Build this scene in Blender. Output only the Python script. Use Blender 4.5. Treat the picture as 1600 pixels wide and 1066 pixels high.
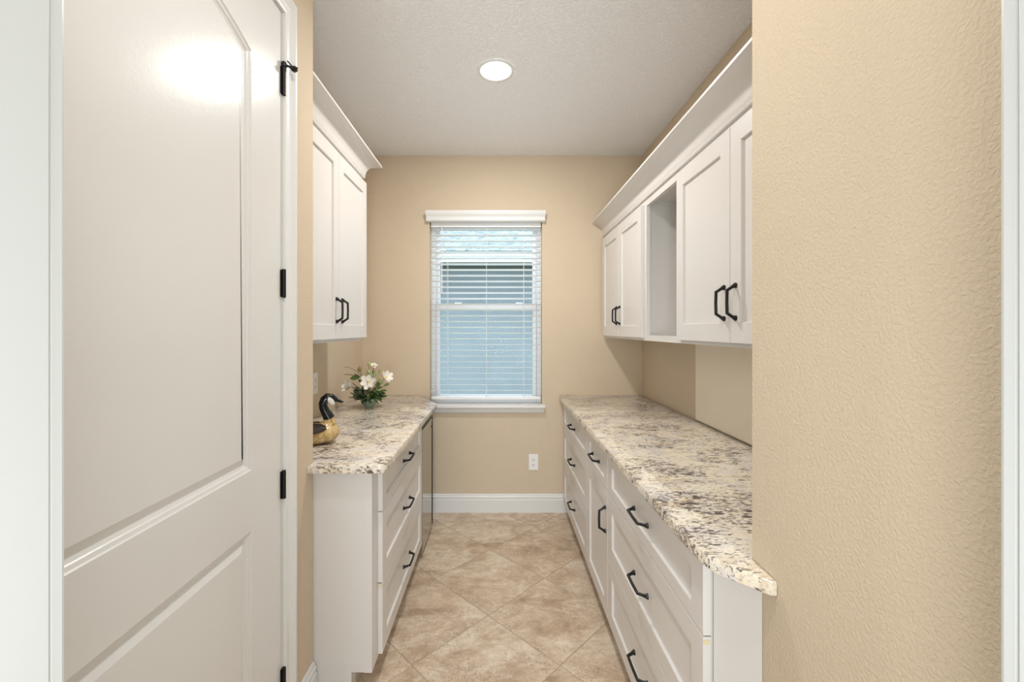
import bpy, bmesh, math, random
from mathutils import Vector, Matrix
random.seed(7)
S = bpy.context.scene
C = S.collection
for o in list(bpy.data.objects): bpy.data.objects.remove(o)
R = math.radians
# ------------------------------------------------------------------ camera
CAMH = 1.404
cam = bpy.data.cameras.new('camera'); cam_o = bpy.data.objects.new('camera', cam); C.objects.link(cam_o)
cam_o.location = (0, 0, CAMH); cam_o.rotation_euler = (R(90), 0, 0)
cam.sensor_width = 36; cam.lens = 36*660/1600
cam.shift_x = (800-780)/1600; cam.shift_y = (515-533)/1600
cam.clip_start = 0.02
S.camera = cam_o
# ------------------------------------------------------------------ world, light, exposure
S.view_settings.view_transform = 'Standard'; S.view_settings.look = 'None'
S.view_settings.exposure = 0.25; S.view_settings.gamma = 1; S.view_settings.use_curve_mapping = False
w = bpy.data.worlds.new('sky'); S.world = w; w.use_nodes = True
bg = w.node_tree.nodes['Background']; bg.inputs[0].default_value = (0.80, 0.90, 1.0, 1); bg.inputs[1].default_value = 3.3
def area(name, loc, rot, sx, sy, power, col, shape='RECTANGLE', spread=180):
    l = bpy.data.lights.new(name, 'AREA'); l.shape = shape; l.size = sx; l.size_y = sy
    l.energy = power; l.color = col; l.spread = R(spread)
    o = bpy.data.objects.new(name, l); C.objects.link(o); o.location = loc; o.rotation_euler = rot
    return o
area('pantry_lamp', (-0.017, 2.18, 2.728), (0, 0, 0), 0.14, 0.14, 14.6, (1, 0.968, 0.93), 'DISK')
area('rear_fill', (0.0, -3.0, 1.15), (R(98), 0, 0), 2.0, 1.9, 96, (0.87, 0.95, 1.0))  # unseen soft fill added behind the camera
area('lobby_fill', (-0.07, 0.72, 2.728), (0, 0, 0), 0.14, 0.14, 6.5, (1, 0.99, 0.97), 'DISK')  # unseen overhead disc added to brighten the lobby walls
area('camera_flash', (0.02, -0.15, 1.12), (R(104), 0, 0), 0.28, 0.28, 4.6, (0.97, 0.985, 1.0))
# ------------------------------------------------------------------ materials
def newmat(name):
    m = bpy.data.materials.new(name); m.use_nodes = True
    return m, m.node_tree, m.node_tree.nodes['Principled BSDF']
def N(nt, typ, **kw):
    n = nt.nodes.new(typ)
    for k, v in kw.items():
        if k.startswith('i_'): n.inputs[k[2:].replace('_', ' ')].default_value = v
        else: setattr(n, k, v)
    return n
def ramp(nt, fac, stops, interp='LINEAR'):
    r = nt.nodes.new('ShaderNodeValToRGB'); r.color_ramp.interpolation = interp
    e = r.color_ramp.elements
    while len(e) < len(stops): e.new(0.5)
    for i, (p, c) in enumerate(stops):
        e[i].position = p; e[i].color = (c[0], c[1], c[2], 1) if hasattr(c, '__len__') else (c, c, c, 1)
    nt.links.new(fac, r.inputs[0]); return r.outputs[0]
def mixc(nt, fac, a, b):
    m = nt.nodes.new('ShaderNodeMix'); m.data_type = 'RGBA'
    for s, v in ((0, fac), (6, a), (7, b)):
        if isinstance(v, (int, float)): m.inputs[s].default_value = v
        elif isinstance(v, tuple): m.inputs[s].default_value = (*v, 1)
        else: nt.links.new(v, m.inputs[s])
    return m.outputs[2]
def coords(nt, scale=(1, 1, 1), rot=(0, 0, 0), world=True):
    mp = nt.nodes.new('ShaderNodeMapping'); mp.inputs['Scale'].default_value = scale; mp.inputs['Rotation'].default_value = rot
    if world:
        g = nt.nodes.new('ShaderNodeNewGeometry'); nt.links.new(g.outputs['Position'], mp.inputs[0])
    else:
        g = nt.nodes.new('ShaderNodeTexCoord'); nt.links.new(g.outputs['Object'], mp.inputs[0])
    return mp.outputs[0]
def noise(nt, vec, scale, detail=4, rough=0.5, dist=0.0):
    n = nt.nodes.new('ShaderNodeTexNoise'); n.inputs['Scale'].default_value = scale
    n.inputs['Detail'].default_value = detail; n.inputs['Roughness'].default_value = rough; n.inputs['Distortion'].default_value = dist
    nt.links.new(vec, n.inputs['Vector']); return n.outputs['Fac']
def bump(nt, h, strength, dist, b):
    n = nt.nodes.new('ShaderNodeBump'); n.inputs['Strength'].default_value = strength; n.inputs['Distance'].default_value = dist
    nt.links.new(h, n.inputs['Height']); nt.links.new(n.outputs[0], b.inputs['Normal'])
def plain(name, col, rough=0.5, metal=0.0, bmp=None, spec=0.5, var=0.0):
    m, nt, b = newmat(name)
    b.inputs['Base Color'].default_value = (*col, 1); b.inputs['Roughness'].default_value = rough
    b.inputs['Metallic'].default_value = metal; b.inputs['Specular IOR Level'].default_value = spec
    v = coords(nt)
    if var:
        c = ramp(nt, noise(nt, v, 3, 3), [(0.3, tuple(x*(1-var) for x in col)), (0.7, tuple(min(1, x*(1+var)) for x in col))])
        nt.links.new(c, b.inputs['Base Color'])
    if bmp: bump(nt, noise(nt, v, bmp[0], 3, 0.55), bmp[1], bmp[2], b)
    return m
M = {}
def wallmat(name, col):
    m, nt, b = newmat(name); v = coords(nt)
    b.inputs['Roughness'].default_value = 0.75; b.inputs['Specular IOR Level'].default_value = 0.25
    c = ramp(nt, noise(nt, v, 1.7, 2), [(0.3, tuple(x*0.98 for x in col)), (0.7, tuple(x*1.02 for x in col))])
    nt.links.new(c, b.inputs['Base Color'])
    h = ramp(nt, noise(nt, v, 165, 3, 0.5, 0.4), [(0.38, 0.0), (0.64, 1.0)])
    bump(nt, h, 0.5, 0.0013, b)
    return m
M['wall'] = wallmat('tan_orange_peel_paint', (0.66, 0.547, 0.408))
M['wall_hall'] = M['wall']
M['wall_pale'] = wallmat('pale_living_room_paint', (0.80, 0.80, 0.78))
M['cream_panel'] = wallmat('lighter_cream_panel', (0.93, 0.84, 0.70))  # raised panel above the right counter, lighter cream than the wall
m, nt, b = newmat('knockdown_ceiling_paint'); v = coords(nt)
b.inputs['Base Color'].default_value = (0.93, 0.94, 0.955, 1); b.inputs['Roughness'].default_value = 0.85
h = ramp(nt, noise(nt, v, 75, 4, 0.55, 0.6), [(0.45, 0.0), (0.58, 1.0)])
bump(nt, h, 0.75, 0.0025, b); M['ceiling'] = m
M['trim'] = plain('white_trim_enamel', (0.78, 0.78, 0.765), 0.32)
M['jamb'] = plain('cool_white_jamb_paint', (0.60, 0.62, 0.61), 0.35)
M['door'] = plain('semi_gloss_white_door', (0.74, 0.735, 0.715), 0.20, bmp=(70, 0.12, 0.002), spec=0.5)
M['cab'] = plain('satin_white_cabinet_paint', (0.73, 0.70, 0.67), 0.34)
M['cab_in'] = plain('cabinet_interior_white', (0.66, 0.64, 0.615), 0.5)
M['black'] = plain('oil_rubbed_black_metal', (0.007, 0.006, 0.006), 0.42, 0.0, spec=0.35)
M['vinyl'] = plain('white_vinyl', (0.88, 0.89, 0.90), 0.4)
M['slat'] = plain('white_blind_slat', (0.88, 0.89, 0.90), 0.45)
M['cord'] = plain('pale_cord', (0.80, 0.79, 0.76), 0.7)
M['plate'] = plain('white_plastic_plate', (0.86, 0.85, 0.83), 0.35)
M['dark'] = plain('dark_slot', (0.02, 0.02, 0.02), 0.6)
M['toe'] = plain('toe_kick_paint', (0.55, 0.47, 0.38), 0.6)
M['yellow'] = plain('amber_bumper_gel', (0.72, 0.63, 0.40), 0.4)
M['steel'] = plain('brushed_steel', (0.50, 0.48, 0.45), 0.22, 0.95, var=0.05)
m, nt, b = newmat('tinted_glass_door')
b.inputs['Base Color'].default_value = (0.42, 0.40, 0.36, 1); b.inputs['Metallic'].default_value = 0.92; b.inputs['Roughness'].default_value = 0.06
M['fridge_glass'] = m
m, nt, b = newmat('window_glass')
mix = nt.nodes.new('ShaderNodeMixShader'); tr = nt.nodes.new('ShaderNodeBsdfTransparent'); gl = nt.nodes.new('ShaderNodeBsdfGlossy')
tr.inputs[0].default_value = (0.93, 0.97, 0.98, 1); gl.inputs['Roughness'].default_value = 0.02
fr = nt.nodes.new('ShaderNodeFresnel'); fr.inputs[0].default_value = 1.05
nt.links.new(fr.outputs[0], mix.inputs[0]); nt.links.new(tr.outputs[0], mix.inputs[1]); nt.links.new(gl.outputs[0], mix.inputs[2])
nt.links.new(mix.outputs[0], nt.nodes['Material Output'].inputs[0]); M['glass'] = m
# emissive lens of a recessed light
m, nt, b = newmat('lamp_lens'); b.inputs['Emission Color'].default_value = (1, 0.95, 0.88, 1); b.inputs['Emission Strength'].default_value = 14
M['lens'] = m
# granite
m, nt, b = newmat('cream_granite')
v = coords(nt, (1, 1.5, 1.4), (0, 0, R(-14)))
v2 = coords(nt, (0.75, 1.9, 1.5), (0, 0, R(-24)))
mid = noise(nt, v, 13, 6, 0.68, 0.4)
base = ramp(nt, mid, [(0.30, (0.66, 0.53, 0.36)), (0.42, (0.86, 0.77, 0.62)), (0.56, (0.88, 0.82, 0.71)), (0.70, (0.68, 0.63, 0.59))])
greyf = ramp(nt, noise(nt, v, 6.5, 6, 0.7, 0.8), [(0.50, 0.0), (0.60, 0.7)])
c1 = mixc(nt, greyf, base, (0.67, 0.625, 0.61))
gold = ramp(nt, noise(nt, v2, 10, 5, 0.65, 0.4), [(0.57, 0.0), (0.68, 0.55)])
c2 = mixc(nt, gold, c1, (0.66, 0.47, 0.25))
# fine grey mottling everywhere
mot = ramp(nt, noise(nt, v2, 95, 3, 0.6, 0.2), [(0.54, 0.0), (0.64, 0.35)])
c2 = mixc(nt, mot, c2, (0.40, 0.34, 0.30))
# where flecks gather
zone = ramp(nt, noise(nt, v, 4.6, 4, 0.6, 0.8), [(0.38, 0.0), (0.60, 1.0)])
def flecks(scale, gain, lo, hi, amt, col, under, dist):
    fl = noise(nt, v2, scale, 4, 0.62, dist)
    fm = nt.nodes.new('ShaderNodeMath'); fm.operation = 'MULTIPLY_ADD'; nt.links.new(zone, fm.inputs[0]); fm.inputs[1].default_value = gain; nt.links.new(fl, fm.inputs[2])
    return mixc(nt, ramp(nt, fm.outputs[0], [(lo, 0.0), (hi, amt)]), under, col)
c3 = flecks(78, 0.11, 0.615, 0.65, 0.8, (0.20, 0.155, 0.135), c2, 0.5)
c4 = flecks(36, 0.12, 0.655, 0.69, 0.9, (0.085, 0.065, 0.06), c3, 0.9)
nt.links.new(c4, b.inputs['Base Color']); b.inputs['Roughness'].default_value = 0.13
M['granite'] = m
# travertine tile
m, nt, b = newmat('travertine_tile')
g = nt.nodes.new('ShaderNodeNewGeometry'); oi = nt.nodes.new('ShaderNodeObjectInfo')
sc = nt.nodes.new('ShaderNodeVectorMath'); sc.operation = 'SCALE'; sc.inputs[0].default_value = (37, 53, 11); nt.links.new(oi.outputs['Random'], sc.inputs['Scale'])
ad = nt.nodes.new('ShaderNodeVectorMath'); ad.operation = 'ADD'; nt.links.new(g.outputs['Position'], ad.inputs[0]); nt.links.new(sc.outputs[0], ad.inputs[1])
mp = nt.nodes.new('ShaderNodeMapping'); mp.inputs['Rotation'].default_value = (0, 0, R(-38)); mp.inputs['Scale'].default_value = (1, 1.5, 1); nt.links.new(ad.outputs[0], mp.inputs[0])
tv = mp.outputs[0]
cl = noise(nt, tv, 3.6, 9, 0.70, 0.7)
base = ramp(nt, cl, [(0.33, (0.38, 0.265, 0.175)), (0.44, (0.57, 0.435, 0.31)), (0.54, (0.70, 0.57, 0.43)), (0.66, (0.82, 0.72, 0.60))])
vn = ramp(nt, noise(nt, tv, 5, 6, 0.7, 2.2), [(0.485, 0.0), (0.50, 0.45), (0.515, 0.0)])
c1 = mixc(nt, vn, base, (0.42, 0.29, 0.19))
pk = noise(nt, ad.outputs[0], 130, 3, 0.6)
sp = ramp(nt, noise(nt, tv, 4, 4, 0.6, 0.4), [(0.45, 0.0), (0.62, 0.11)])
pm = nt.nodes.new('ShaderNodeMath'); pm.operation = 'ADD'; nt.links.new(pk, pm.inputs[0]); nt.links.new(sp, pm.inputs[1])
mt_ = noise(nt, tv, 17, 8, 0.78, 0.5)
c1 = mixc(nt, ramp(nt, mt_, [(0.50, 0.0), (0.62, 0.45)]), c1, (0.46, 0.335, 0.23))
c1 = mixc(nt, ramp(nt, mt_, [(0.36, 0.4), (0.48, 0.0)]), c1, (0.84, 0.77, 0.67))
pf = ramp(nt, pm.outputs[0], [(0.64, 0.0), (0.70, 0.55)])
c2 = mixc(nt, pf, c1, (0.30, 0.20, 0.14))
nt.links.new(c2, b.inputs['Base Color']); b.inputs['Roughness'].default_value = 0.30
bump(nt, noise(nt, tv, 30, 4, 0.6), 0.15, 0.002, b)
M['tile'] = m
M['grout'] = plain('tan_grout', (0.42, 0.34, 0.25), 0.9, bmp=(200, 0.3, 0.001))
# exterior
M['stucco'] = plain('blue_grey_stucco', (0.29, 0.32, 0.345), 0.9, bmp=(60, 0.6, 0.006), var=0.05)
M['soffit'] = plain('soffit_grey', (0.12, 0.12, 0.115), 0.8)
M['fascia'] = plain('white_fascia', (0.60, 0.62, 0.63), 0.6)
m, nt, b = newmat('asphalt_shingle'); v = coords(nt, (1, 0.6, 0.6))
c = ramp(nt, noise(nt, v, 9, 4, 0.7), [(0.35, (0.20, 0.235, 0.25)), (0.6, (0.40, 0.44, 0.455))])
nt.links.new(c, b.inputs['Base Color']); b.inputs['Roughness'].default_value = 0.9; bump(nt, noise(nt, v, 140, 2), 0.5, 0.004, b); M['shingle'] = m
M['lawn'] = plain('side_yard_grass', (0.16, 0.24, 0.10), 0.95, bmp=(30, 0.6, 0.02), var=0.2)
# goose
m, nt, b = newmat('carved_goose_body'); v = coords(nt, (1, 1, 0.35))
c = ramp(nt, noise(nt, v, 60, 4, 0.7, 0.6), [(0.34, (0.30, 0.16, 0.05)), (0.5, (0.56, 0.38, 0.15)), (0.68, (0.74, 0.58, 0.32))])
nt.links.new(c, b.inputs['Base Color']); b.inputs['Roughness'].default_value = 0.16; b.inputs['Coat Weight'].default_value = 0.6; M['goose_body'] = m
M['goose_black'] = plain('gloss_black_paint', (0.006, 0.007, 0.010), 0.08)
M['goose_white'] = plain('gloss_white_paint', (0.80, 0.78, 0.72), 0.15)
M['goose_wing'] = plain('gloss_dark_brown_paint', (0.045, 0.03, 0.025), 0.10, var=0.4)
M['petal'] = plain('cream_silk_petal', (0.86, 0.83, 0.74), 0.7)
M['bud'] = plain('green_cream_bud', (0.52, 0.56, 0.26), 0.6, var=0.3)
M['brown_bud'] = plain('brown_green_bud', (0.28, 0.21, 0.06), 0.6)
M['pistil'] = plain('yellow_pistil', (0.72, 0.50, 0.10), 0.7)
M['leaf_dark'] = plain('dark_green_leaf', (0.035, 0.065, 0.025), 0.45, var=0.4)
M['leaf'] = plain('green_leaf', (0.085, 0.17, 0.035), 0.45, var=0.35)
M['leaf_pale'] = plain('pale_green_leaf', (0.38, 0.45, 0.20), 0.5, var=0.2)
M['twig'] = plain('brown_twig', (0.12, 0.07, 0.035), 0.8)
M['celadon'] = plain('celadon_glaze', (0.30, 0.36, 0.27), 0.18, var=0.12)
# ------------------------------------------------------------------ helpers
W = {}
def world(o): return W.get(o.name, Vector((0, 0, 0)))
def tag(o, label=None, cat=None, group=None, kind=None):
    for k, v in (('label', label), ('category', cat), ('group', group), ('kind', kind)):
        if v: o[k] = v
    return o
def empty(name, loc, label, cat, group=None):
    o = bpy.data.objects.new(name, None); C.objects.link(o); o.location = loc; o.empty_display_size = 0.05
    W[o.name] = Vector(loc); return tag(o, label, cat, group)
class MB:
    def __init__(s): s.bm = bmesh.new()
    def face(s, pts):
        return s.bm.faces.new([s.bm.verts.new(p) for p in pts])
    def box(s, x0, x1, y0, y1, z0, z1, bev=0.0):
        r = bmesh.ops.create_cube(s.bm, size=1)
        x0, x1 = min(x0, x1), max(x0, x1)
        for v in r['verts']:
            v.co = Vector((x0+(v.co.x+.5)*(x1-x0), y0+(v.co.y+.5)*(y1-y0), z0+(v.co.z+.5)*(z1-z0)))
        if bev:
            es = list({e for v in r['verts'] for e in v.link_edges})
            bmesh.ops.bevel(s.bm, geom=es, offset=bev, segments=2, affect='EDGES', profile=0.5)
        return s
    def rings(s, rings, closed=False, caps=True):
        vr = [[s.bm.verts.new(p) for p in r] for r in rings]
        n = len(vr[0]); k = len(vr)
        for i in range(k if closed else k-1):
            a, b_ = vr[i], vr[(i+1) % k]
            for j in range(n): s.bm.faces.new((a[j], a[(j+1) % n], b_[(j+1) % n], b_[j]))
        if caps and not closed:
            s.bm.faces.new(vr[0][::-1]); s.bm.faces.new(vr[-1])
        return s
    def tube(s, pts, rad, n=8, sy=1.0):
        pts = [Vector(p) for p in pts]
        if not hasattr(rad, '__len__'): rad = [rad]*len(pts)
        up = Vector((0, 0, 1)); rs = []
        prev = None
        for i, p in enumerate(pts):
            t = (pts[min(i+1, len(pts)-1)]-pts[max(i-1, 0)])
            t.normalize()
            if prev is None:
                a = t.cross(up)
                if a.length < 1e-3: a = t.cross(Vector((0, 1, 0)))
            else:
                a = prev - t*prev.dot(t)
            a.normalize(); prev = a; b_ = t.cross(a)
            rs.append([p+a*math.cos(2*math.pi*j/n)*rad[i]+b_*math.sin(2*math.pi*j/n)*rad[i]*sy for j in range(n)])
        return s.rings(rs)
    def lathe(s, prof, c, n=32):   # prof: (r, z)
        return s.rings([[(c[0]+r*math.cos(2*math.pi*j/n), c[1]+r*math.sin(2*math.pi*j/n), c[2]+z) for j in range(n)] for r, z in prof])
    def build(s, name, mat, parent=None, smooth=False, label=None, kind=None, origin=None, recalc=True):
        bm = s.bm
        if recalc: bmesh.ops.recalc_face_normals(bm, faces=bm.faces)
        vs = [v.co for v in bm.verts]
        if origin is None:
            lo = Vector([min(v[i] for v in vs) for i in range(3)]); hi = Vector([max(v[i] for v in vs) for i in range(3)])
            origin = Vector(((lo.x+hi.x)/2, (lo.y+hi.y)/2, lo.z))
        origin = Vector(origin)
        for v in bm.verts: v.co -= origin
        me = bpy.data.meshes.new(name); bm.to_mesh(me); bm.free()
        me.materials.append(mat)
        if smooth:
            me.polygons.foreach_set('use_smooth', [True]*len(me.polygons))
            me.set_sharp_from_angle(angle=R(38))
        o = bpy.data.objects.new(name, me); C.objects.link(o)
        W[o.name] = origin.copy()
        o.location = origin - (world(parent) if parent else Vector((0, 0, 0)))
        if parent: o.parent = parent
        if label: o['label'] = label
        if kind: o['kind'] = kind
        return o
def struct(name, mb, mat, **kw): return mb.build(name, mat, kind='structure', **kw)
def inst(o, parent, wloc, name=None):
    c = o.copy(); C.objects.link(c); c.parent = parent; W[c.name] = Vector(wloc)
    c.location = Vector(wloc)-(world(parent) if parent else Vector((0, 0, 0)))
    return c
def poly_prism(poly, z0, z1, ch=0.0):
    """extruded polygon (CCW) with eased top and bottom edges"""
    mb = MB(); n = len(poly)
    def inset(d):
        out = []
        for i in range(n):
            p0, p, p1 = Vector(poly[i-1]), Vector(poly[i]), Vector(poly[(i+1) % n])
            a = (p-p0).normalized(); b_ = (p1-p).normalized()
            na = Vector((-a.y, a.x)); nb = Vector((-b_.y, b_.x))
            m_ = (na+nb); m_ = m_/max(0.3, (1+na.dot(nb)))
            out.append(p+m_*d)
        return out
    if ch:
        lv = [(ch, z0), (ch*.3, z0+ch*.3), (0, z0+ch), (0, z1-ch), (ch*.3, z1-ch*.3), (ch, z1)]
    else: lv = [(0, z0), (0, z1)]
    mb.rings([[(q.x, q.y, z) for q in inset(d)] for d, z in lv])
    return mb
# ------------------------------------------------------------------ dimensions
XL, XR, YB, ZC = -1.054, 1.099, 3.25, 2.743      # pantry
HL, HR = -0.71, 0.557                            # lobby side walls
YLC, YRC = 1.61, 0.93                            # where they end
YD = 0.358                                       # far face of the doorway wall
# ------------------------------------------------------------------ structure
WT = 0.15
wx0, wx1, wz0, wz1 = -0.535, 0.330, 0.828, 2.262
mb = MB()
mb.box(XL-WT, wx0, YB, YB+WT, 0, ZC); mb.box(wx1, XR+WT, YB, YB+WT, 0, ZC)
mb.box(wx0, wx1, YB, YB+WT, 0, wz0); mb.box(wx0, wx1, YB, YB+WT, wz1, ZC)
struct('wall_back', mb, M['wall'])
struct('wall_left', MB().box(XL-WT, XL, YLC-0.12, YB, 0, ZC), M['wall'])
struct('wall_right', MB().box(XR, XR+WT, YRC-0.12, YB, 0, ZC), M['wall'])
struct('trim_2', MB().box(XR-0.012, XR, YRC, 2.34, 0.905, 1.36, 0.002), M['cream_panel'])
dy0, dy1, dz1 = 0.462, 1.388, 2.447              # rough door opening in the lobby's left wall
mb = MB(); mb.box(HL-0.12, HL, YD, dy0, 0, ZC); mb.box(HL-0.12, HL, dy1, YLC, 0, ZC); mb.box(HL-0.12, HL, dy0, dy1, dz1, ZC)
mb.box(XL, HL-0.12, YLC-0.12, YLC, 0, ZC)
struct('wall_hall_left', mb, M['wall_hall'])
struct('wall_hall_right', MB().box(HR, XR, YD, YRC, 0, ZC), M['wall_hall'])
JX0, JX1, JZ = -0.381, 0.440, 2.46               # the doorway the picture is taken through
mb = MB(); y0 = YD-0.13
mb.box(XL-WT, JX0-0.019, y0, YD, 0, ZC); mb.box(JX1+0.019, XR+WT, y0, YD, 0, ZC); mb.box(JX0-0.019, JX1+0.019, y0, YD, JZ+0.019, ZC)
struct('wall_front', mb, M['wall_hall'])
struct('ceiling', MB().box(-2.3, 2.4, -3.35, YB+WT, ZC, ZC+0.1), M['ceiling'])
struct('wall_living_left', MB().box(-2.3, -2.15, -3.2, y0, 0, ZC).box(-2.15, XL-WT, y0, YD, 0, ZC), M['wall_pale'])
struct('wall_living_right', MB().box(2.25, 2.4, -3.2, y0, 0, ZC).box(XR+WT, 2.25, y0, YD, 0, ZC), M['wall_pale'])
struct('wall_living_rear', MB().box(-2.3, 2.4, -3.35, -3.2, 0, ZC), M['wall_pale'])
floor = struct('floor', MB().box(XL-WT, XR+WT, YD, YB+WT, -0.06, -0.0015).box(-2.3, 2.4, -3.35, YD, -0.06, -0.0015), M['grout'], origin=(0, 0, 0))
# floor tiles, laid on the diagonal, cut to the room
def clip(poly, x0, x1, y0, y1):
    for ax, lim, sg in ((0, x0, 1), (0, x1, -1), (1, y0, 1), (1, y1, -1)):
        out = []
        for i in range(len(poly)):
            a, b_ = poly[i-1], poly[i]
            da, db = sg*(a[ax]-lim), sg*(b_[ax]-lim)
            if (da >= 0) != (db >= 0):
                t = da/(da-db); out.append((a[0]+t*(b_[0]-a[0]), a[1]+t*(b_[1]-a[1])))
            if db >= 0: out.append(b_)
        poly = out
        if len(poly) < 3: return []
    return poly
HD = 0.3093; GR = 0.0022
zones = [(XL, XR, YLC, YB), (HL, XR, YRC, YLC), (HL, HR, YD, YRC)]
for i in range(-6, 7):
    for j in range(-12, 12):
        cx = -0.0545+(i+j)*HD; cy = 2.074+HD+(j-i)*HD
        if abs(cx) > 1.5 or cy < -0.6 or cy > 3.7: continue
        h = HD-GR*math.sqrt(2)
        q = [(cx, cy-h), (cx+h, cy), (cx, cy+h), (cx-h, cy)]
        for z in zones:
            p = clip(q, *z)
            if len(p) < 3: continue
            ar = abs(sum(p[k-1][0]*p[k][1]-p[k][0]*p[k-1][1] for k in range(len(p))))/2
            if ar < 0.0006: continue
            cl = [p[0]]
            for k in p[1:]:
                if math.dist(k, cl[-1]) > 0.004: cl.append(k)
            if math.dist(cl[0], cl[-1]) < 0.004: cl.pop()
            if len(cl) < 3: continue
            poly_prism(cl, -0.004, 0.0, 0.0012).build('tile', M['tile'], floor)
# baseboards
BP = [(0, 0), (0.0155, 0), (0.0155, 0.098), (0.012, 0.101), (0.012, 0.108), (0.0145, 0.111), (0.0145, 0.120), (0.009, 0.125), (0.009, 0.131), (0.006, 0.137), (0, 0.140)]
def extr(profile, ys, to):   # profile list of (n, z); to maps (n, z, y) to a point
    return MB().rings([[to(n, z, y) for n, z in profile] for y in ys])
struct('baseboard_back', extr(BP, (XL, XR), lambda n, z, y: (y, YB-n, z)), M['trim'])
struct('baseboard_left', extr(BP, (1.46, YLC), lambda n, z, y: (HL+n, y, z)), M['trim'])
# cased doorway nearest the camera
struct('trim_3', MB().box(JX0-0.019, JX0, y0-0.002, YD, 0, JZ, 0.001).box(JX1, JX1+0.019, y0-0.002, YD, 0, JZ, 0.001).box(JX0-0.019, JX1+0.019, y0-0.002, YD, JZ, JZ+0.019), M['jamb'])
cw = 0.064
mb = MB()
mb.box(JX0-cw, JX0-0.002, YD, YD+0.016, 0, JZ+cw, 0.004); mb.box(JX1+0.002, JX1+cw, YD, YD+0.016, 0, JZ+cw, 0.004); mb.box(JX0-0.002, JX1+0.002, YD, YD+0.016, JZ+0.004, JZ+cw, 0.004)
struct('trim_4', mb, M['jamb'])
# ------------------------------------------------------------------ window
win = MB()
fy0, fy1 = YB+0.075, YB+0.14
win.box(wx0, wx0+0.035, fy0, fy1, wz0, wz1, .003).box(wx1-0.035, wx1, fy0, fy1, wz0, wz1, .003).box(wx0+.035, wx1-.035, fy0, fy1, wz1-0.035, wz1, .003).box(wx0+.035, wx1-.035, fy0, fy1, wz0, wz0+0.03, .003)
window = struct('window_1', win, M['vinyl'])
def sash(name, za, zb, yy, rail_b, rail_t):
    a, b_ = wx0+0.037, wx1-0.037; st = 0.028
    s_ = MB().box(a, a+st, yy, yy+0.03, za, zb, .003).box(b_-st, b_, yy, yy+0.03, za, zb, .003)
    s_.box(a+st, b_-st, yy, yy+0.03, za, za+rail_b, .003).box(a+st, b_-st, yy, yy+0.03, zb-rail_t, zb, .003)
    o = s_.build(name, M['vinyl'], window)
    MB().box(a+st, b_-st, yy+0.012, yy+0.016, za+rail_b, zb-rail_t).build('pane', M['glass'], o)
    return o
sash('lower_sash', wz0+0.030, 1.605, YB+0.076, 0.032, 0.042)
sash('upper_sash', 1.572, wz1-0.035, YB+0.108, 0.032, 0.03)
for xx in (-0.35, 0.13): MB().box(xx, xx+0.055, YB+0.062, YB+0.09, 1.605, 1.617, .003).build('sash_lock', M['vinyl'], window)
# drywall-return liner, sill and apron
struct('trim_1', MB().box(wx0-0.022, wx1+0.022, YB-0.045, YB, 0.806, 0.828, .004).box(wx0, wx1, YB-0.004, YB+0.075, 0.815, 0.829), M['trim'])
AP = [(0, 0.765), (0.012, 0.765), (0.020, 0.775), (0.024, 0.790), (0.034, 0.806), (0, 0.806)]
struct('trim_5', MB().rings([[(xx+(-e if k == 0 else e)*n*0.55, YB-n, z) for n, z in AP] for k, (xx, e) in enumerate(((wx0-0.002, 1), (wx1+0.002, 1)))]), M['trim'])
# blind
bl = empty('window_blind', (-0.1025, YB+0.035, 0.829), 'white horizontal slatted blind with curved valance over the window', 'blind')
VP_ = [(0, 2.228), (0.030, 2.228), (0.038, 2.234), (0.038, 2.243), (0.031, 2.249), (0.034, 2.262), (0.044, 2.280), (0.049, 2.294), (0.049, 2.308), (0, 2.308)]
MB().rings([[(xx+e*n*0.25, YB-0.002-n, z) for n, z in VP_] for xx, e in ((-0.548, -1), (0.341, 1))]).build('valance', M['trim'], bl)
by = YB+0.040
MB().box(wx0+0.006, wx1-0.006, by-0.025, by+0.025, 2.195, 2.24, .003).build('headrail', M['slat'], bl)
nsl = 29; zs0 = 0.930; dzs = 0.0447
sl = None
for k in range(nsl):
    z = zs0+k*dzs
    if sl is None:
        prof = [(-0.025, -0.0006), (-0.012, 0.0004), (0, 0.0008), (0.012, 0.0004), (0.025, -0.0006), (0.025, -0.0026), (0.012, -0.0016), (0, -0.0012), (-0.012, -0.0016), (-0.025, -0.0026)]
        prof = [(n, q-n*0.13) for n, q in prof]
        sl = MB().rings([[(xx, by+n, z+q) for n, q in prof] for xx in (wx0+0.008, wx1-0.008)]).build('slat', M['slat'], bl, origin=(-0.1025, by, z))
    else: inst(sl, bl, (-0.1025, by, z))
MB().box(wx0+0.008, wx1-0.008, by-0.026, by+0.026, 0.862, 0.884, .004).build('bottom_rail', M['slat'], bl)
for px in (699, 760, 818.5):
    xx = (px-780)*3.27/660
    MB().tube([(xx, by-0.027, 0.87), (xx, by-0.027, 2.2)], 0.0013, 5).tube([(xx, by+0.027, 0.87), (xx, by+0.027, 2.2)], 0.0013, 5).build('ladder_cord', M['cord'], bl)
xx = (690.5-780)*3.26/660
MB().tube([(xx, YB+0.006, 1.69), (xx, YB+0.006, 1.70), (xx, YB+0.006, 2.2)], [0.006, 0.0042, 0.0042], 8).build('tilt_wand', M['cord'], bl, smooth=True)
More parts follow.
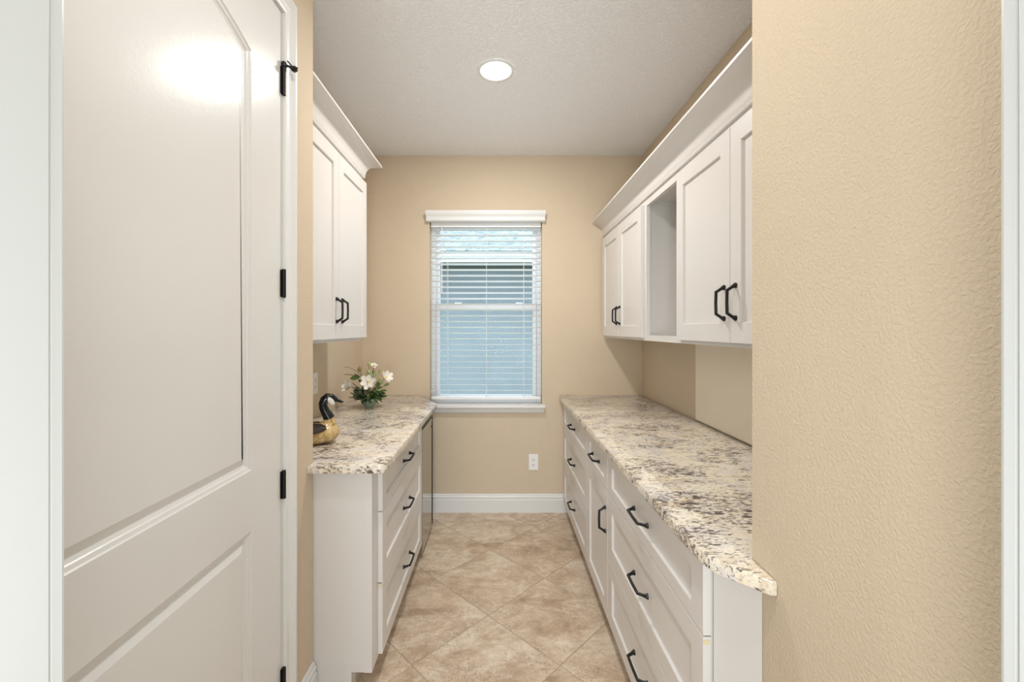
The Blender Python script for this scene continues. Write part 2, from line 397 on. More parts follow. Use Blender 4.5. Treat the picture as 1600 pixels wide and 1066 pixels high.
# ------------------------------------------------------------------ lobby door
DX = HL-0.003
DY0, DY1, DZ0, DZ1 = 0.468, 1.382, 0.012, 2.440
def offset_loop(loop, d):
    n = len(loop); out = []
    for i in range(n):
        p0, p, p1 = Vector(loop[i-1]), Vector(loop[i]), Vector(loop[(i+1) % n])
        a = (p-p0).normalized(); b_ = (p1-p).normalized()
        na = Vector((-a.y, a.x)); nb = Vector((-b_.y, b_.x))
        out.append(p+(na+nb)/(1+na.dot(nb))*d)
    return out
pY0, pY1 = DY0+0.161, DY1-0.165
pc = (pY0+pY1)/2; ph = (pY1-pY0)/2
NA = 16
arch = [(pY1-(pY1-pY0)*k/NA, 2.207+0.064*(1-((pY1-(pY1-pY0)*k/NA-pc)/ph)**2)) for k in range(NA+1)]
upper = [(pY0+(pY1-pY0)*k/NA, 0.999) for k in range(NA+1)] + arch     # CCW in (Y, Z)
lower = [(pY0, 0.24), (pY1, 0.24), (pY1, 0.825), (pY0, 0.825)]
mb = MB()
def P(n, y, z): return (DX+n, y, z)
# front skin around panels
def quad(y0, y1, z0, z1): mb.face([P(0, y0, z0), P(0, y1, z0), P(0, y1, z1), P(0, y0, z1)])
quad(DY0, pY0, DZ0, DZ1); quad(pY1, DY1, DZ0, DZ1)
quad(pY0, pY1, DZ0, 0.24); quad(pY0, pY1, 0.825, 0.999)
for k in range(NA):
    a, b_ = arch[k], arch[k+1]
    mb.face([P(0, *a), P(0, a[0], DZ1), P(0, b_[0], DZ1), P(0, *b_)])
PR = [(0, 0), (0.003, -0.003), (0.011, -0.0055), (0.013, -0.008), (0.021, -0.0115), (0.0235, -0.0115), (0.043, -0.003)]
for lp in (upper, lower):
    prev = None
    for d, n in PR:
        vs = [mb.bm.verts.new(P(n, *q)) for q in (offset_loop(lp, d) if d else [Vector(q) for q in lp])]
        if prev:
            for j in range(len(vs)): mb.bm.faces.new((prev[j], prev[(j+1) % len(vs)], vs[(j+1) % len(vs)], vs[j]))
        prev = vs
    if lp is upper:
        L_ = len(prev)
        for k in range(NA): mb.bm.faces.new((prev[k], prev[k+1], prev[L_-2-k], prev[L_-1-k]))
    else: mb.bm.faces.new(prev)
# edges and back
bx = -0.036
mb.face([P(0, DY1, DZ0), P(bx, DY1, DZ0), P(bx, DY1, DZ1), P(0, DY1, DZ1)]); mb.face([P(0, DY0, DZ0), P(0, DY0, DZ1), P(bx, DY0, DZ1), P(bx, DY0, DZ0)])
mb.face([P(0, DY0, DZ1), P(0, DY1, DZ1), P(bx, DY1, DZ1), P(bx, DY0, DZ1)]); mb.face([P(0, DY0, DZ0), P(bx, DY0, DZ0), P(bx, DY1, DZ0), P(0, DY1, DZ0)])
mb.face([P(bx, DY0, DZ0), P(bx, DY0, DZ1), P(bx, DY1, DZ1), P(bx, DY1, DZ0)])
bmesh.ops.remove_doubles(mb.bm, verts=mb.bm.verts, dist=1e-5)
door = struct('door_1', mb, M['door'])
# jamb behind the reveal and casing
struct('trim_6', MB().box(HL-0.12, HL-0.001, DY1+0.003, DY1+0.010, 0, dz1).box(HL-0.12, HL-0.001, dy0-0.003, DY0-0.003, 0, dz1).box(HL-0.12, HL-0.001, DY0-.003, DY1+.003, DZ1+0.003, dz1+0.003), M['trim'])
CP = [(0.0, 0.0), (0.0, 0.008), (0.006, 0.0105), (0.010, 0.009), (0.020, 0.0095), (0.026, 0.0125), (0.032, 0.010), (0.038, 0.0150), (0.044, 0.0125), (0.050, 0.0175), (0.060, 0.0175), (0.063, 0.015), (0.063, 0.0)]
iy0, iy1, iz1 = DY0-0.005, DY1+0.006, DZ1+0.006
rings_ = []
for (ya, za, sy_, sz_) in ((iy0, 0, -1, 0), (iy0, iz1, -1, 1), (iy1, iz1, 1, 1), (iy1, 0, 1, 0)):
    rings_.append([(HL+n, ya+sy_*d, za+sz_*d) for d, n in CP])
struct('trim_7', MB().rings(rings_), M['trim'])
# hinges
for k, zc in enumerate((2.218, 1.555, 0.896, 0.25)):
    hg = MB(); hy = DY1+0.003; hx = DX+0.007
    hg.lathe([(0.003, -0.047), (0.0065, -0.0455), (0.0065, 0.0455), (0.003, 0.047)], (hx, hy, zc), 14)
    hg.box(DX-0.001, DX+0.0035, hy-0.011, hy-0.002, zc-0.044, zc+0.044); hg.box(DX-0.001, DX+0.006, hy+0.002, hy+0.0095, zc-0.044, zc+0.044)
    ho = hg.build('hinge', M['black'], door, smooth=True, label='black hinge')
    if k == 0:
        st = MB(); zt = zc+0.055
        st.lathe([(0.004, -0.010), (0.009, -0.008), (0.009, 0.005), (0.004, 0.010)], (hx, hy, zt), 12)
        st.tube([(hx, hy, zt), (hx+0.012, hy+0.006, zt-0.002), (hx+0.026, hy+0.016, zt-0.006)], [0.004, 0.004, 0.005], 8)
        st.tube([(hx+0.012, hy-0.002, zt+0.011), (hx+0.024, hy+0.012, zt-0.002), (hx+0.030, hy+0.016, zt-0.010)], [0.0022, 0.0022, 0.0022], 6)
        st.tube([(hx+0.024, hy+0.014, zt+0.002), (hx+0.027, hy+0.016, zt-0.005), (hx+0.030, hy+0.018, zt-0.012)], [0.006, 0.0125, 0.007], 12)
        st.build('door_stop', M['black'], door, smooth=True, label='black hinge pin door stop with round pad')
# ------------------------------------------------------------------ cabinet pieces
def front_mesh(mb, X, dr, y0, y1, z0, z1, t=0.019, stile=0.062, rail=0.062, rec=0.0095):
    """shaker slab: X is the outer plane, dr the outward direction along X"""
    def Q(n, y, z): return (X+dr*n, y, z)
    def loop(d, n, i=0, j=0): return [Q(n, y0+d+i, z0+d+j), Q(n, y1-d-i, z0+d+j), Q(n, y1-d-i, z1-d-j), Q(n, y0+d+i, z1-d-j)]
    mb.rings([loop(0, -t), loop(0, -0.0012), loop(0.0012, 0), loop(0, 0, stile, rail), loop(0.0015, -0.0015, stile, rail), loop(0.0022, -rec, stile, rail)])
    return mb
def handle(X, dr, yc, zc, vert, parent, L=None):
    L = L or (0.102 if vert else 0.128)
    def Q(u, n, e=0): return (X+dr*n, yc+(e if vert else u), zc+(u if vert else e))
    h = L/2; mb = MB()
    for s_ in (-1, 1):
        mb.tube([Q(s_*(h+0.003), 0.0), Q(s_*(h+0.003), 0.002), Q(s_*(h+0.001), 0.008), Q(s_*(h-0.003), 0.014), Q(s_*(h-0.012), 0.0275)], [0.0098, 0.0098, 0.0066, 0.0053, 0.0050], 8)
    mb.tube([Q(-(h-0.0085), 0.0285), Q(-(h-0.012), 0.029), Q(0, 0.030), Q(h-0.012, 0.029), Q(h-0.0085, 0.0285)], [0.0038, 0.0053, 0.0053, 0.0053, 0.0038], 8)
    return mb.build('handle', M['black'], parent, smooth=True, label='black arched bar handle', origin=Q(0, 0))
G = 0.0035
ZT = 0.868            # underside of the granite
ZG = [0.103, 0.389, 0.674, 0.850]   # drawer joints
def base_cabinet(name, label, X, dr, xw, y0, y1, fy0, fy1, layout, group=None, end=None):
    """X: plane of the drawer faces; xw: wall plane"""
    fx = X-dr*0.020      # face-frame plane
    root = empty(name, ((fx+xw)/2, (y0+y1)/2, 0), label, 'cabinet', group)
    t = 0.018; bk = xw+dr*0.004
    a, b_ = fx-dr*0.019, bk
    body = MB()
    body.box(a, b_, y0, y0+t, 0.09, ZT-.001).box(a, b_, y1-t, y1, 0.09, ZT-.001).box(a, b_, y0+t, y1-t, 0.09, 0.108).box(b_+dr*0.008, b_, y0+t, y1-t, 0.108, ZT-.001)
    body.box(fx-dr*0.08, b_, y0, y0+t, 0.002, 0.09).box(fx-dr*0.08, b_, y1-t, y1, 0.002, 0.09)
    body.build('body', M['cab'], root)
    ff = MB(); s_ = 0.062
    ff.box(a, fx, y0, y0+s_, 0.09, ZT-.001).box(a, fx, y1-s_, y1, 0.09, ZT-.001).box(a, fx, y0+s_, y1-s_, 0.09, 0.118).box(a, fx, y0+s_, y1-s_, 0.84, ZT-.001)
    for z in ZG[1:3] if layout == 'drawers' else ZG[2:3]: ff.box(a, fx, y0+s_, y1-s_, z-0.02, z+0.02)
    ff.build('face_frame', M['cab'], root)
    MB().box(fx-dr*0.078, fx-dr*0.09, y0+t, y1-t, 0.002, 0.09).build('toe_kick', M['toe'], root)
    spans = [(ZG[k], ZG[k+1]) for k in range(3)] if layout == 'drawers' else [(ZG[0], ZG[2]), (ZG[2], ZG[3])]
    for (za, zb) in spans:
        isdoor = layout != 'drawers' and za == ZG[0]
        rl = 0.062 if (zb-za) > 0.2 else 0.042
        f = front_mesh(MB(), X, dr, fy0+G/2, fy1-G/2, za+G/2, zb-G/2, rail=rl).build('door' if isdoor else 'drawer', M['cab'], root, origin=(X, (fy0+fy1)/2, za))
        if isdoor: handle(X, dr, fy0+0.036, 0.539, True, f)
        else: handle(X, dr, (fy0+fy1)/2, (za+zb)/2+0.002, False, f)
    return root
# right run
XRF = 0.485
base_cabinet('base_cabinet', 'white three-drawer base cabinet in the back right corner against the rear wall', XRF, -1, XR, 2.332, 3.240, 2.338, 3.195, 'drawers', 'white base cabinets')
base_cabinet('base_cabinet', 'narrow white base cabinet with one drawer over a single door', XRF, -1, XR, 1.884, 2.331, 1.890, 2.334, 'door', 'white base cabinets')
rb = base_cabinet('base_cabinet', 'wide white three-drawer base cabinet nearest the camera on the right', XRF, -1, XR, 1.008, 1.883, 1.003, 1.886, 'drawers', 'white base cabinets')
# angled filler closing the near end of the right run
poly_prism([(0.5075, 0.9995), (HR-0.001, 0.893), (HR-0.001, 0.928), (0.5235, 1.0065)], 0.002, ZT-.001, 0.001).build('filler_panel', M['cab'], rb)
MB().box(XRF+0.001, XRF+0.016, 1.0035, 1.008, 0.655, 0.666).build('bumper', M['yellow'], rb, label='small amber bumper')
# left run
XLF = -0.467
lb = base_cabinet('base_cabinet', 'white three-drawer base cabinet on the left below the goose figurine', XLF, 1, XL, 1.640, 2.560, 1.690, 2.556, 'drawers', 'white base cabinets')
# left end panel with notched toe
ex = XLF-0.020
pl = [(XL+0.002, 0.002), (ex-0.078, 0.002), (ex-0.078, 0.09), (ex, 0.09), (ex, ZT-.001), (XL+0.002, ZT-.001)]
MB().rings([[(x, y, z) for x, z in pl] for y in (1.618, 1.639)]).build('end_panel', M['cab'], lb)
mb = MB().box(ex-0.030, ex+0.0005, 1.6155, 1.6185, 0.09, ZT-.002)
mb.box(ex-0.110, ex-0.078, 1.6155, 1.6185, 0.002, 0.122).box(ex-0.078, ex-0.030, 1.6155, 1.6185, 0.098, 0.122)
mb.build('end_trim', M['cab'], lb)
MB().box(XLF-0.017, XLF-0.002, 1.6855, 1.6895, 0.378, 0.388).build('bumper', M['yellow'], lb, label='small amber bumper')
# ------------------------------------------------------------------ countertops
def arc(cx, cy, r, a0, a1, n=5): return [(cx+r*math.cos(R(a0+(a1-a0)*k/n)), cy+r*math.sin(R(a0+(a1-a0)*k/n))) for k in range(n+1)]
left_poly = [(XL+.001, YB-.001), (XL+.001, YLC+.001), (HL+.001, YLC+.001), (HL+.001, 1.565)] + arc(-0.423-0.028, 1.565+0.028, 0.028, -90, 0) + [(-0.423, 2.868), (-0.432, 2.90), (-0.63, YB-.001)]
def bez(p0, p1, p2, n=6): return [((1-t)**2*p0[0]+2*t*(1-t)*p1[0]+t*t*p2[0], (1-t)**2*p0[1]+2*t*(1-t)*p1[1]+t*t*p2[1]) for t in [k/n for k in range(n+1)]]
right_poly = [(XR-.001, YB-.001), (0.458, YB-.001)] + bez((0.458, 1.03), (0.458, 0.945), (0.480, 0.916)) + [(0.545, 0.848), (HR-.001, 0.846), (HR-.001, YRC+.001), (XR-.013, YRC+.001)]
lt = poly_prism(left_poly, ZT, 0.900, 0.004).build('countertop', M['granite'], smooth=True, origin=(-0.74, 2.4, ZT))
tag(lt, 'speckled cream granite countertop on the left under the goose and flowers', 'countertop', 'granite countertops')
rt = poly_prism(right_poly, ZT, 0.900, 0.004).build('countertop', M['granite'], smooth=True, origin=(0.78, 2.1, ZT))
tag(rt, 'long empty speckled cream granite countertop along the right wall', 'countertop', 'granite countertops')
# ------------------------------------------------------------------ wall cabinets
ZW0 = 1.343
def wall_cabinet(label, X, dr, xw, y0, y1, ztop, seams, dztop, group='white wall cabinets'):
    fx = X-dr*0.020
    root = empty('wall_cabinet', ((fx+xw)/2, (y0+y1)/2, ZW0), label, 'cabinet', group)
    t = 0.018; a, bk = fx-dr*0.019, xw+dr*0.003
    body = MB()
    body.box(a, bk, y0, y0+t, ZW0, ztop).box(a, bk, y1-t, y1, ZW0, ztop).box(a, bk, y0+t, y1-t, ZW0+0.006, ZW0+0.024).box(a, bk, y0+t, y1-t, ztop-t, ztop).box(bk+dr*0.006, bk, y0+t, y1-t, ZW0+0.024, ztop-t)
    body.build('body', M['cab'] if seams else M['cab_in'], root)
    s_ = 0.030
    MB().box(a, fx, y0, y0+s_, ZW0, ztop).box(a, fx, y1-s_, y1, ZW0, ztop).box(a, fx, y0+s_, y1-s_, ZW0, ZW0+0.030).box(a, fx, y0+s_, y1-s_, ztop-0.045, ztop).build('face_frame', M['cab'], root)
    if seams:
        for k in range(2):
            ya, yb = seams[k]+G/2, seams[k+1]-G/2
            f = front_mesh(MB(), X, dr, ya, yb, 1.358, dztop, rail=0.068).build('door', M['cab'], root, origin=(X, ya, 1.358))
            handle(X, dr, (yb-0.034) if k == 0 else (ya+0.034), 1.496, True, f)
    return root
XUR, XUL = 0.785, -0.780
wall_cabinet('white two-door wall cabinet in the back right corner of the pantry', XUR, -1, XR, 2.338, 3.247, 2.125, (2.341, 2.781, 3.215), 2.092)
oc = wall_cabinet('open doorless white wall cabinet between two closed ones on the right', XUR, -1, XR, 1.884, 2.3375, 2.125, None, 0)
cab_near = wall_cabinet('white two-door wall cabinet nearest the camera on the right', XUR, -1, XR-0.012, 0.995, 1.8835, 2.125, (1.002, 1.437, 1.873), 2.092)
cab_left = wall_cabinet('tall white two-door wall cabinet on the left wall above the flowers', XUL, 1, XL, 1.614, 2.474, 2.300, (1.628, 2.059, 2.487), 2.264)
# crown mouldings
def crown_profile(zb, zt, pr):
    pts = [(-0.004, zb), (0.010, zb), (0.013, zb+0.006), (0.010, zb+0.012), (0.013, zb+0.016)]
    n0, z0_, n1, z1_ = 0.013, zb+0.016, pr-0.006, zt-0.012
    for k in range(1, 9):
        a = math.pi/2*k/8
        pts.append((n0+(n1-n0)*(1-math.cos(a)), z0_+(z1_-z0_)*math.sin(a)))
    pts += [(pr, z1_+0.002), (pr, zt), (-0.004, zt)]
    return pts
cp = crown_profile(2.118, 2.228, 0.094)
fxr = XUR+0.020
o = MB().rings([[(fxr-n, y, z) for n, z in cp] for y in (0.935, YB-0.001)]).build('crown_molding', M['cab'], smooth=True)
tag(o, 'long white crown molding along the top of the right wall cabinets', 'molding', 'crown moldings')
cp = crown_profile(2.292, 2.392, 0.090)
fxl = XUL-0.020; ye = 2.474
r1 = [(fxl+n, 1.612, z) for n, z in cp]; r2 = [(fxl+n, ye+n, z) for n, z in cp]; r3 = [(XL+0.001, ye+n, z) for n, z in cp]
o = MB().rings([r1, r2, r3]).build('crown_molding', M['cab'], smooth=True)
tag(o, 'white crown molding wrapping the top of the left wall cabinet', 'molding', 'crown moldings')
# ------------------------------------------------------------------ beverage fridge
fr_ = empty('wine_cooler', (-0.76, 2.77, 0), 'undercounter wine cooler with mirror-like glass door and black handle recess', 'refrigerator')
f0, f1 = 2.572, 2.962
MB().box(XL+0.06, XLF-0.045, f0, f1, 0.025, 0.855, .004).build('body', plain('black_appliance_shell', (0.02, 0.02, 0.02), 0.4), fr_)
MB().box(XLF-0.044, XLF-0.001, f0, f1, 0.794, 0.855, .003).build('handle_recess', M['black'], fr_, label='black recess strip above the door')
dfm = MB(); a, b_ = XLF-0.042, XLF
dfm.box(a, b_, f0, f0+0.022, 0.045, 0.790, .002).box(a, b_, f0+0.022, f1-0.022, 0.763, 0.790, .002).box(a, b_, f0+0.022, f1-0.022, 0.045, 0.075, .002)
dfm.build('door_frame', M['steel'], fr_)
MB().box(a, b_+0.002, f1-0.0215, f1, 0.045, 0.790, .002).build('door_edge', M['black'], fr_, label='black edge strip of the door')
MB().box(a+0.01, b_-0.001, f0+0.022, f1-0.022, 0.075, 0.763).build('glass_panel', M['fridge_glass'], fr_)
MB().tube([(b_-0.002, f1-0.05, 0.735), (b_+0.002, f1-0.05, 0.735)], 0.006, 12).build('lock', M['black'], fr_)
MB().box(XLF-0.06, XLF-0.030, f0+0.004, f1-0.004, 0.022, 0.042, .002).build('kick_strip', M['steel'], fr_)
for yy in (f0+0.03, f1-0.03):
    for xx in (XLF-0.055, XL+0.12): MB().lathe([(0.018, 0), (0.018, 0.006), (0.010, 0.010), (0.010, 0.024)], (xx, yy, 0.001), 12).build('foot', M['black'], fr_)
# ------------------------------------------------------------------ recessed light
dl = empty('ceiling_light', (-0.017, 2.18, ZC), 'round white recessed ceiling light glowing above the aisle', 'light')
mb = MB(); c0 = (-0.017, 2.18, ZC)
mb.rings([[(c0[0]+r*math.cos(2*math.pi*j/40), c0[1]+r*math.sin(2*math.pi*j/40), c0[2]+z) for j in range(40)] for r, z in ((0.096, -0.0005), (0.094, -0.005), (0.082, -0.008), (0.078, -0.006), (0.076, -0.0005))], closed=False, caps=False)
mb.build('trim_ring', M['trim'], dl, smooth=True, recalc=True)
MB().lathe([(0.0765, -0.0005), (0.0765, -0.004), (0.05, -0.0062), (0.02, -0.0068)], c0, 40).build('lens', M['lens'], dl, smooth=True)
# ------------------------------------------------------------------ outlets
def outlet(label, cx, cy, cz, nrm, cat='outlet'):
    """nrm: '-Y' on the back wall or '+X' on the left wall"""
    def T(u, n, z): return (cx+u, cy-n, cz+z) if nrm == '-Y' else (cx+n, cy+u, cz+z)
    def bxx(mb, u0, u1, n0, n1, z0, z1, bev=0):
        p, q = T(u0, n0, z0), T(u1, n1, z1)
        return mb.box(min(p[0], q[0]), max(p[0], q[0]), min(p[1], q[1]), max(p[1], q[1]), min(p[2], q[2]), max(p[2], q[2]), bev)
    root = empty('wall_outlet', T(0, 0, -0.061), label, cat)
    bxx(MB(), -0.0365, 0.0365, 0.0003, 0.006, -0.061, 0.061, 0.002).build('cover_plate', M['plate'], root)
    for z in (-0.0195, 0.0195):
        s_ = bxx(MB(), -0.0165, 0.0165, 0.0045, 0.008, z-0.014, z+0.014, 0.001).build('socket', M['plate'], root)
        sm = MB()
        bxx(sm, -0.0075, -0.0050, 0.006, 0.0084, z-0.001, z+0.008); bxx(sm, 0.0050, 0.0075, 0.006, 0.0084, z-0.001, z+0.007); bxx(sm, -0.0025, 0.0025, 0.006, 0.0084, z-0.010, z-0.005)
        sm.build('slot', M['dark'], s_)
    bxx(MB(), -0.002, 0.002, 0.006, 0.0068, -0.002, 0.002).build('screw', M['plate'], root)
outlet('white duplex power outlet on the tan rear wall below the window', 0.2635, YB, 0.384, '-Y')
outlet('white outlet plate on the left wall above the counter beside the wall corner', XL, 2.405, 1.097, '+X')
# ------------------------------------------------------------------ goose figurine
def ellip_rings(stations, n=24):
    """stations: (along, z_center, half_width, half_height) in local u, w, z"""
    return [[(u, hw*math.cos(2*math.pi*j/n), zc+hh*math.sin(2*math.pi*j/n)) for j in range(n)] for u, zc, hw, hh in stations]
ga = R(30); gc = Vector((-0.835, 1.840, 0.9005)); GU = Vector((math.cos(ga), math.sin(ga), 0)); GV = Vector((-math.sin(ga), math.cos(ga), 0))
def GT(p): return gc+GU*p[0]+GV*p[1]+Vector((0, 0, p[2]))
goose = empty('goose_figurine', gc, 'glossy painted wooden goose decoy with black neck and white cheek', 'figurine')
def gmesh(name, sts, mat, n=24, label=None, mod=None):
    mb = MB(); mb.rings([[GT(mod(p) if mod else p) for p in r] for r in ellip_rings(sts, n)])
    return mb.build(name, mat, goose, smooth=True, label=label)
body_st = [(-0.160, 0.070, 0.004, 0.003), (-0.150, 0.066, 0.020, 0.012), (-0.125, 0.058, 0.040, 0.028), (-0.09, 0.050, 0.054, 0.042), (-0.045, 0.0465, 0.063, 0.0465), (0.0, 0.0465, 0.066, 0.0465), (0.045, 0.046, 0.063, 0.046), (0.085, 0.046, 0.054, 0.043), (0.112, 0.046, 0.040, 0.035), (0.128, 0.046, 0.022, 0.022), (0.134, 0.046, 0.006, 0.006)]
def flat(p): return (p[0], p[1], max(p[2], 0.0))
gmesh('body', body_st, M['goose_body'], 28, mod=flat, label='gold and brown streaked glossy body')
MB().tube([GT((0.075, 0, 0.066)), GT((0.086, 0, 0.080)), GT((0.090, 0, 0.096)), GT((0.086, 0, 0.112))], [0.040, 0.034, 0.026, 0.023], 18).build('neck_base', M['goose_body'], goose, smooth=True)
neck = [(0.088, 0, 0.108), (0.081, 0, 0.124), (0.071, 0, 0.142), (0.064, 0, 0.160), (0.063, 0, 0.176), (0.069, 0, 0.191), (0.082, 0, 0.200), (0.098, 0, 0.198), (0.112, 0, 0.190), (0.122, 0, 0.184)]
MB().tube([GT(p) for p in neck], [0.0245, 0.0225, 0.0200, 0.0185, 0.0185, 0.0195, 0.0205, 0.0185, 0.0145, 0.0085], 18).build('neck_and_head', M['goose_black'], goose, smooth=True, label='glossy black neck and head')
MB().tube([GT(p) for p in ((0.118, 0, 0.186), (0.130, 0, 0.181), (0.143, 0, 0.176), (0.150, 0, 0.174))], [0.0105, 0.0085, 0.0065, 0.002], 12, sy=0.8).build('beak', M['goose_black'], goose, smooth=True)
for sgn in (-1, 1):
    # white cheek patch wrapped on the head side
    mb = MB()
    mb.rings([[GT((0.092+0.0165*cs*ss-0.007*sn*ss, sgn*(0.0125+dn), 0.188+0.0195*sn*ss-0.006*cs*ss)) for cs, sn in [(math.cos(2*math.pi*j/14), math.sin(2*math.pi*j/14)) for j in range(14)]] for ss, dn in ((1, 0.0), (0.95, 0.0055), (0.7, 0.0078), (0.25, 0.0085))])
    mb.build('cheek', M['goose_white'], goose, smooth=True, label='white cheek patch')
    mb = MB(); mb.tube([GT((0.104, sgn*0.013, 0.2005)), GT((0.104, sgn*0.0165, 0.2005))], [0.003, 0.002], 8); mb.build('eye', M['goose_black'], goose, smooth=True)
    # folded wing: a shell that hugs the back
    def body_at(u):
        for (u0, z0, w0, h0), (u1, z1, w1, h1) in zip(body_st, body_st[1:]):
            if u0 <= u <= u1:
                t = (u-u0)/(u1-u0); return z0+(z1-z0)*t, w0+(w1-w0)*t, h0+(h1-h0)*t
    ws = []
    for k in range(13):
        t_ = k/12; u = 0.070-0.215*t_; zc, bw, bh = body_at(u)
        wdt = math.sin(math.pi*(0.03+0.90*t_**0.75))**0.6
        a0, a1 = 40-30*wdt, 40+36*wdt
        outer = [R(a0+(a1-a0)*m/7) for m in range(8)]
        ring = [(u, sgn*(bw*1.03+0.004)*math.cos(a), zc+(bh*1.03+0.004)*math.sin(a)) for a in outer]
        ring += [(u, sgn*(bw*0.97)*math.cos(a), zc+bh*0.97*math.sin(a)) for a in outer[::-1]]
        ws.append(ring)
    MB().rings([[GT(p) for p in r] for r in ws]).build('wing', M['goose_wing'], goose, smooth=True, label='dark brown folded wing')
# ------------------------------------------------------------------ flowers in a bowl
bc = Vector((-0.843, 2.735, 0.9005))
fa = empty('flower_arrangement', bc, 'artificial white magnolias and green leaves in a small celadon bowl', 'flowers')
MB().lathe([(0.026, 0), (0.028, 0.003), (0.027, 0.008), (0.040, 0.018), (0.051, 0.034), (0.056, 0.052), (0.057, 0.058), (0.054, 0.058), (0.050, 0.050), (0.03, 0.045)], bc, 36).build('bowl', M['celadon'], fa, smooth=True, label='small celadon green ceramic bowl')
def FP(px, py, dy=0.0):
    Y = 2.735+dy
    return Vector(((px-780)*Y/660, Y, CAMH-(py-515)*Y/660))
def frame(dirv):
    d = Vector(dirv).normalized(); a = d.cross(Vector((0, 0, 1)))
    if a.length < 1e-3: a = Vector((1, 0, 0))
    a.normalize(); return d, a, d.cross(a)
def leaf(base, dirv, L, wd, mat, roll=0.0, name='leaf', parent=None, droop=0.25, thick=0.0008):
    d, a, n = frame(dirv)
    rm = Matrix.Rotation(roll, 3, d); a = rm @ a; n = rm @ n
    mb = MB(); rows = []
    for k in range(6):
        t_ = k/5; wk = wd*0.5*math.sin(math.pi*(0.06+0.92*t_))**0.8*(1 if k < 5 else 0.15)
        c = base+d*L*t_-Vector((0, 0, 1))*L*droop*t_*t_
        rows.append([c-a*wk+n*wk*0.25, c, c+a*wk+n*wk*0.25, c+n*-thick])
    mb.rings(rows)
    return mb.build(name, mat, parent or fa, smooth=True)
def petal(base, dirv, up, L, wd, mat, parent, cup=0.3):
    d = Vector(dirv).normalized(); up = Vector(up).normalized(); s_ = d.cross(up).normalized()
    mb = MB(); rows = []
    for k in range(7):
        t_ = k/6; wk = wd*0.5*(math.sin(math.pi*(0.08+0.80*t_))**0.7)*(1 if k < 6 else 0.55)
        c = base+d*L*t_+up*L*cup*t_*t_
        rows.append([c-s_*wk+up*wk*0.22, c-s_*wk*0.5+up*wk*0.02, c-up*0.0006, c+s_*wk*0.5+up*wk*0.02, c+s_*wk+up*wk*0.22, c-up*0.0014])
    mb.rings(rows); return mb.build('petal', mat, parent, smooth=True)
def flower(pos, facing, rad, npet, openness=1.0, label=None, mat=None):
    d, a, n = frame(facing)
    core = MB().tube([pos-d*0.006, pos-d*0.001, pos+d*0.006, pos+d*0.009], [0.003, 0.008, 0.007, 0.002], 10).build('flower', M['pistil'], fa, smooth=True, label=label, origin=pos)
    for k in range(npet):
        an = 2*math.pi*k/npet+0.3
        o_ = (a*math.cos(an)+n*math.sin(an))*openness+d*(1.02-openness)
        petal(pos+o_*0.004-d*0.004*(k % 2), o_, d, rad*(1.0 if k % 2 else 0.88), rad*0.66, mat or M['petal'], core, cup=0.28 if openness > 0.6 else -0.35)
    return core
top = bc+Vector((0, 0, 0.055))
flower(FP(575, 597, -0.055), (0.10, -1, 0.30), 0.048, 6, 1.0, 'open white magnolia with yellow centre facing the camera')
flower(FP(547, 604, -0.02), (-0.65, -0.70, 0.40), 0.050, 6, 0.62, 'half open white flower hanging out to the left')
flower(FP(603, 590, 0.0), (0.75, -0.55, 0.5), 0.044, 6, 0.7, 'white flower on the right side')
flower(FP(584, 572, 0.01), (0.3, -0.5, 0.9), 0.030, 5, 0.6, 'small white flower at the top')
def budm(pos, r, dirv, mat, label):
    d = Vector(dirv).normalized()
    MB().tube([pos-d*r*1.5, pos-d*r*1.1, pos, pos+d*r*0.9, pos+d*r*1.5], [r*0.25, r*0.8, r, r*0.65, r*0.1], 10).build('bud', mat, fa, smooth=True, label=label)
budm(FP(562, 577, -0.02), 0.0125, (0.05, 0, 1), M['brown_bud'], 'brown green bud on the upper left')
for px, py, r in ((577, 569, .012), (576, 581, .012), (580, 586, .011), (573, 584, .009), (593, 592, .010), (597, 597, .010)):
    budm(FP(px, py, -0.01), r, (random.uniform(-.4, .4), -.3, 1), M['bud'], 'pale green bud')
def stem(a, b_, r=0.0016, sag=0.02, mid=None):
    m_ = mid or ((a+b_)/2+Vector((0, 0, sag)))
    pts = [a*(1-t)**2+m_*2*t*(1-t)+b_*t*t for t in [k/7 for k in range(8)]]
    return MB().tube(pts, [r*1.2]*4+[r]*3+[r*.6], 6).build('stem', M['twig'], fa, smooth=True)
for px, py in ((575, 597), (547, 603), (603, 590), (584, 572), (562, 578), (577, 570), (576, 582), (593, 592)): stem(top, FP(px, py, 0.0), 0.0018)
stem(FP(566, 590), FP(536, 574), 0.0012, 0.0, FP(552, 572)); stem(FP(566, 590), FP(538, 585), 0.0012, 0.0, FP(548, 584)); stem(FP(560, 592), FP(536, 586), .001)
leaf(FP(562, 590, -.02), (-1, -0.2, 0.16), 0.062, 0.034, M['leaf'], 1.2)
leaf(FP(562, 588, .0), (-0.8, 0.2, 0.5), 0.050, 0.026, M['leaf'], 0.6)
leaf(FP(598, 606, -.02), (0.5, -0.3, 0.8), 0.055, 0.028, M['leaf'], 0.5)
leaf(FP(590, 606, -.03), (0.2, -0.3, 0.9), 0.060, 0.030, M['leaf'], -0.4)
leaf(FP(596, 612, -.03), (0.7, -0.5, 0.4), 0.055, 0.030, M['leaf'], 0.3)
leaf(FP(601, 603, 0), (0.8, -0.2, 0.6), 0.045, 0.022, M['leaf_pale'], 0.9)
leaf(FP(566, 600, 0), (-0.3, -0.3, 0.8), 0.050, 0.024, M['leaf_dark'], 0.3)
leaf(FP(558, 604, 0), (-0.5, -0.3, 0.7), 0.050, 0.024, M['leaf_dark'], -0.3)
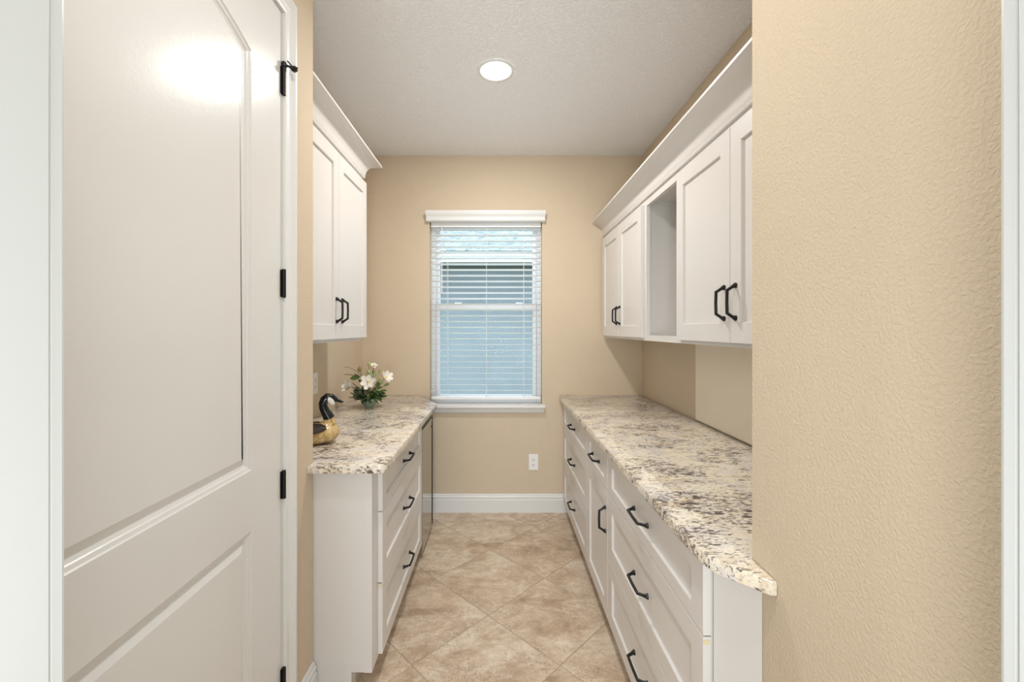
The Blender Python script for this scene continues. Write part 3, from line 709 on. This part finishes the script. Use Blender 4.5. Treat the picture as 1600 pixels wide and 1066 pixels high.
leaf(FP(592, 585, 0), (0.1, -0.2, 1), 0.045, 0.02, M['leaf_pale'], 0.5)
leaf(FP(584, 590, .02), (0.0, 0.1, 1), 0.06, 0.032, M['leaf_pale'], 0.2)
for k in range(150):     # foliage skirt around the bowl rim
    an = 2*math.pi*random.random(); el = random.uniform(-0.35, 0.9)
    r0 = random.uniform(0.015, 0.062)
    base = top+Vector((math.cos(an)*r0*1.15, math.sin(an)*r0, random.uniform(0.004, 0.060)))
    dirv = Vector((math.cos(an)*1.1, math.sin(an), el))
    rightness = dirv.x > 0.35
    mt = M['leaf'] if (rightness and random.random() < 0.75) else (M['leaf_dark'] if random.random() < 0.82 else M['leaf_pale'])
    if rightness and random.random() < 0.12: mt = M['leaf_pale']
    leaf(base, dirv, random.uniform(0.035, 0.068), random.uniform(0.018, 0.030), mt, random.uniform(-1, 1), droop=random.uniform(0.1, 0.5))
# ------------------------------------------------------------------ neighbour's house and yard outside
nh = empty('neighbor_house', (-0.1, 7.2, -0.3), 'pale blue grey stucco house with shingled roof outside the window', 'house')
HW = 7.1
MB().box(-9, 9, HW, HW+0.2, -0.3, 2.62).build('wall', M['stucco'], nh)
eY = 6.02; eb, et = 2.36, 2.505
MB().box(-9, 9, eY-0.025, eY, eb, et, .004).box(-9, 9, eY-0.045, eY-0.025, et-0.06, et+0.005, .004).build('fascia', M['fascia'], nh)
MB().box(-9, 9, eY, HW, eb+0.02, eb+0.035).build('soffit', M['soffit'], nh)
mb = MB(); sl_ = 0.42; ex_ = 0.14
for k in range(26):      # shingle courses, real overlapping tabs
    y = eY-0.05+k*ex_*0.92; z = et+0.01+(y-eY+0.05)*sl_
    x = -3.4-random.uniform(0, .3)
    while x < 3.2:
        wd = random.uniform(0.22, 0.36); th = random.choice((0.010, 0.016, 0.022))
        y1_ = y+0.16; z1_ = z+0.16*sl_-0.008
        mb.rings([[(x, y, z), (x+wd-.006, y, z), (x+wd-.006, y, z+th), (x, y, z+th)], [(x, y1_, z1_), (x+wd-.006, y1_, z1_), (x+wd-.006, y1_, z1_+.006), (x, y1_, z1_+.006)]])
        x += wd
mb.build('shingles', M['shingle'], nh, kind='stuff')
mb = MB(); y0_, y1_ = eY, eY+3.5
mb.face([(-9, y0_, et-.01), (9, y0_, et-.01), (9, y1_, et-.01+3.5*sl_), (-9, y1_, et-.01+3.5*sl_)]); mb.build('roof', M['shingle'], nh)
o = MB().box(-9, 9, YB+WT, HW, -0.42, -0.30).build('lawn', M['lawn']); tag(o, 'strip of grass between the pantry window and the neighbouring house', 'lawn'); o['kind'] = 'structure'
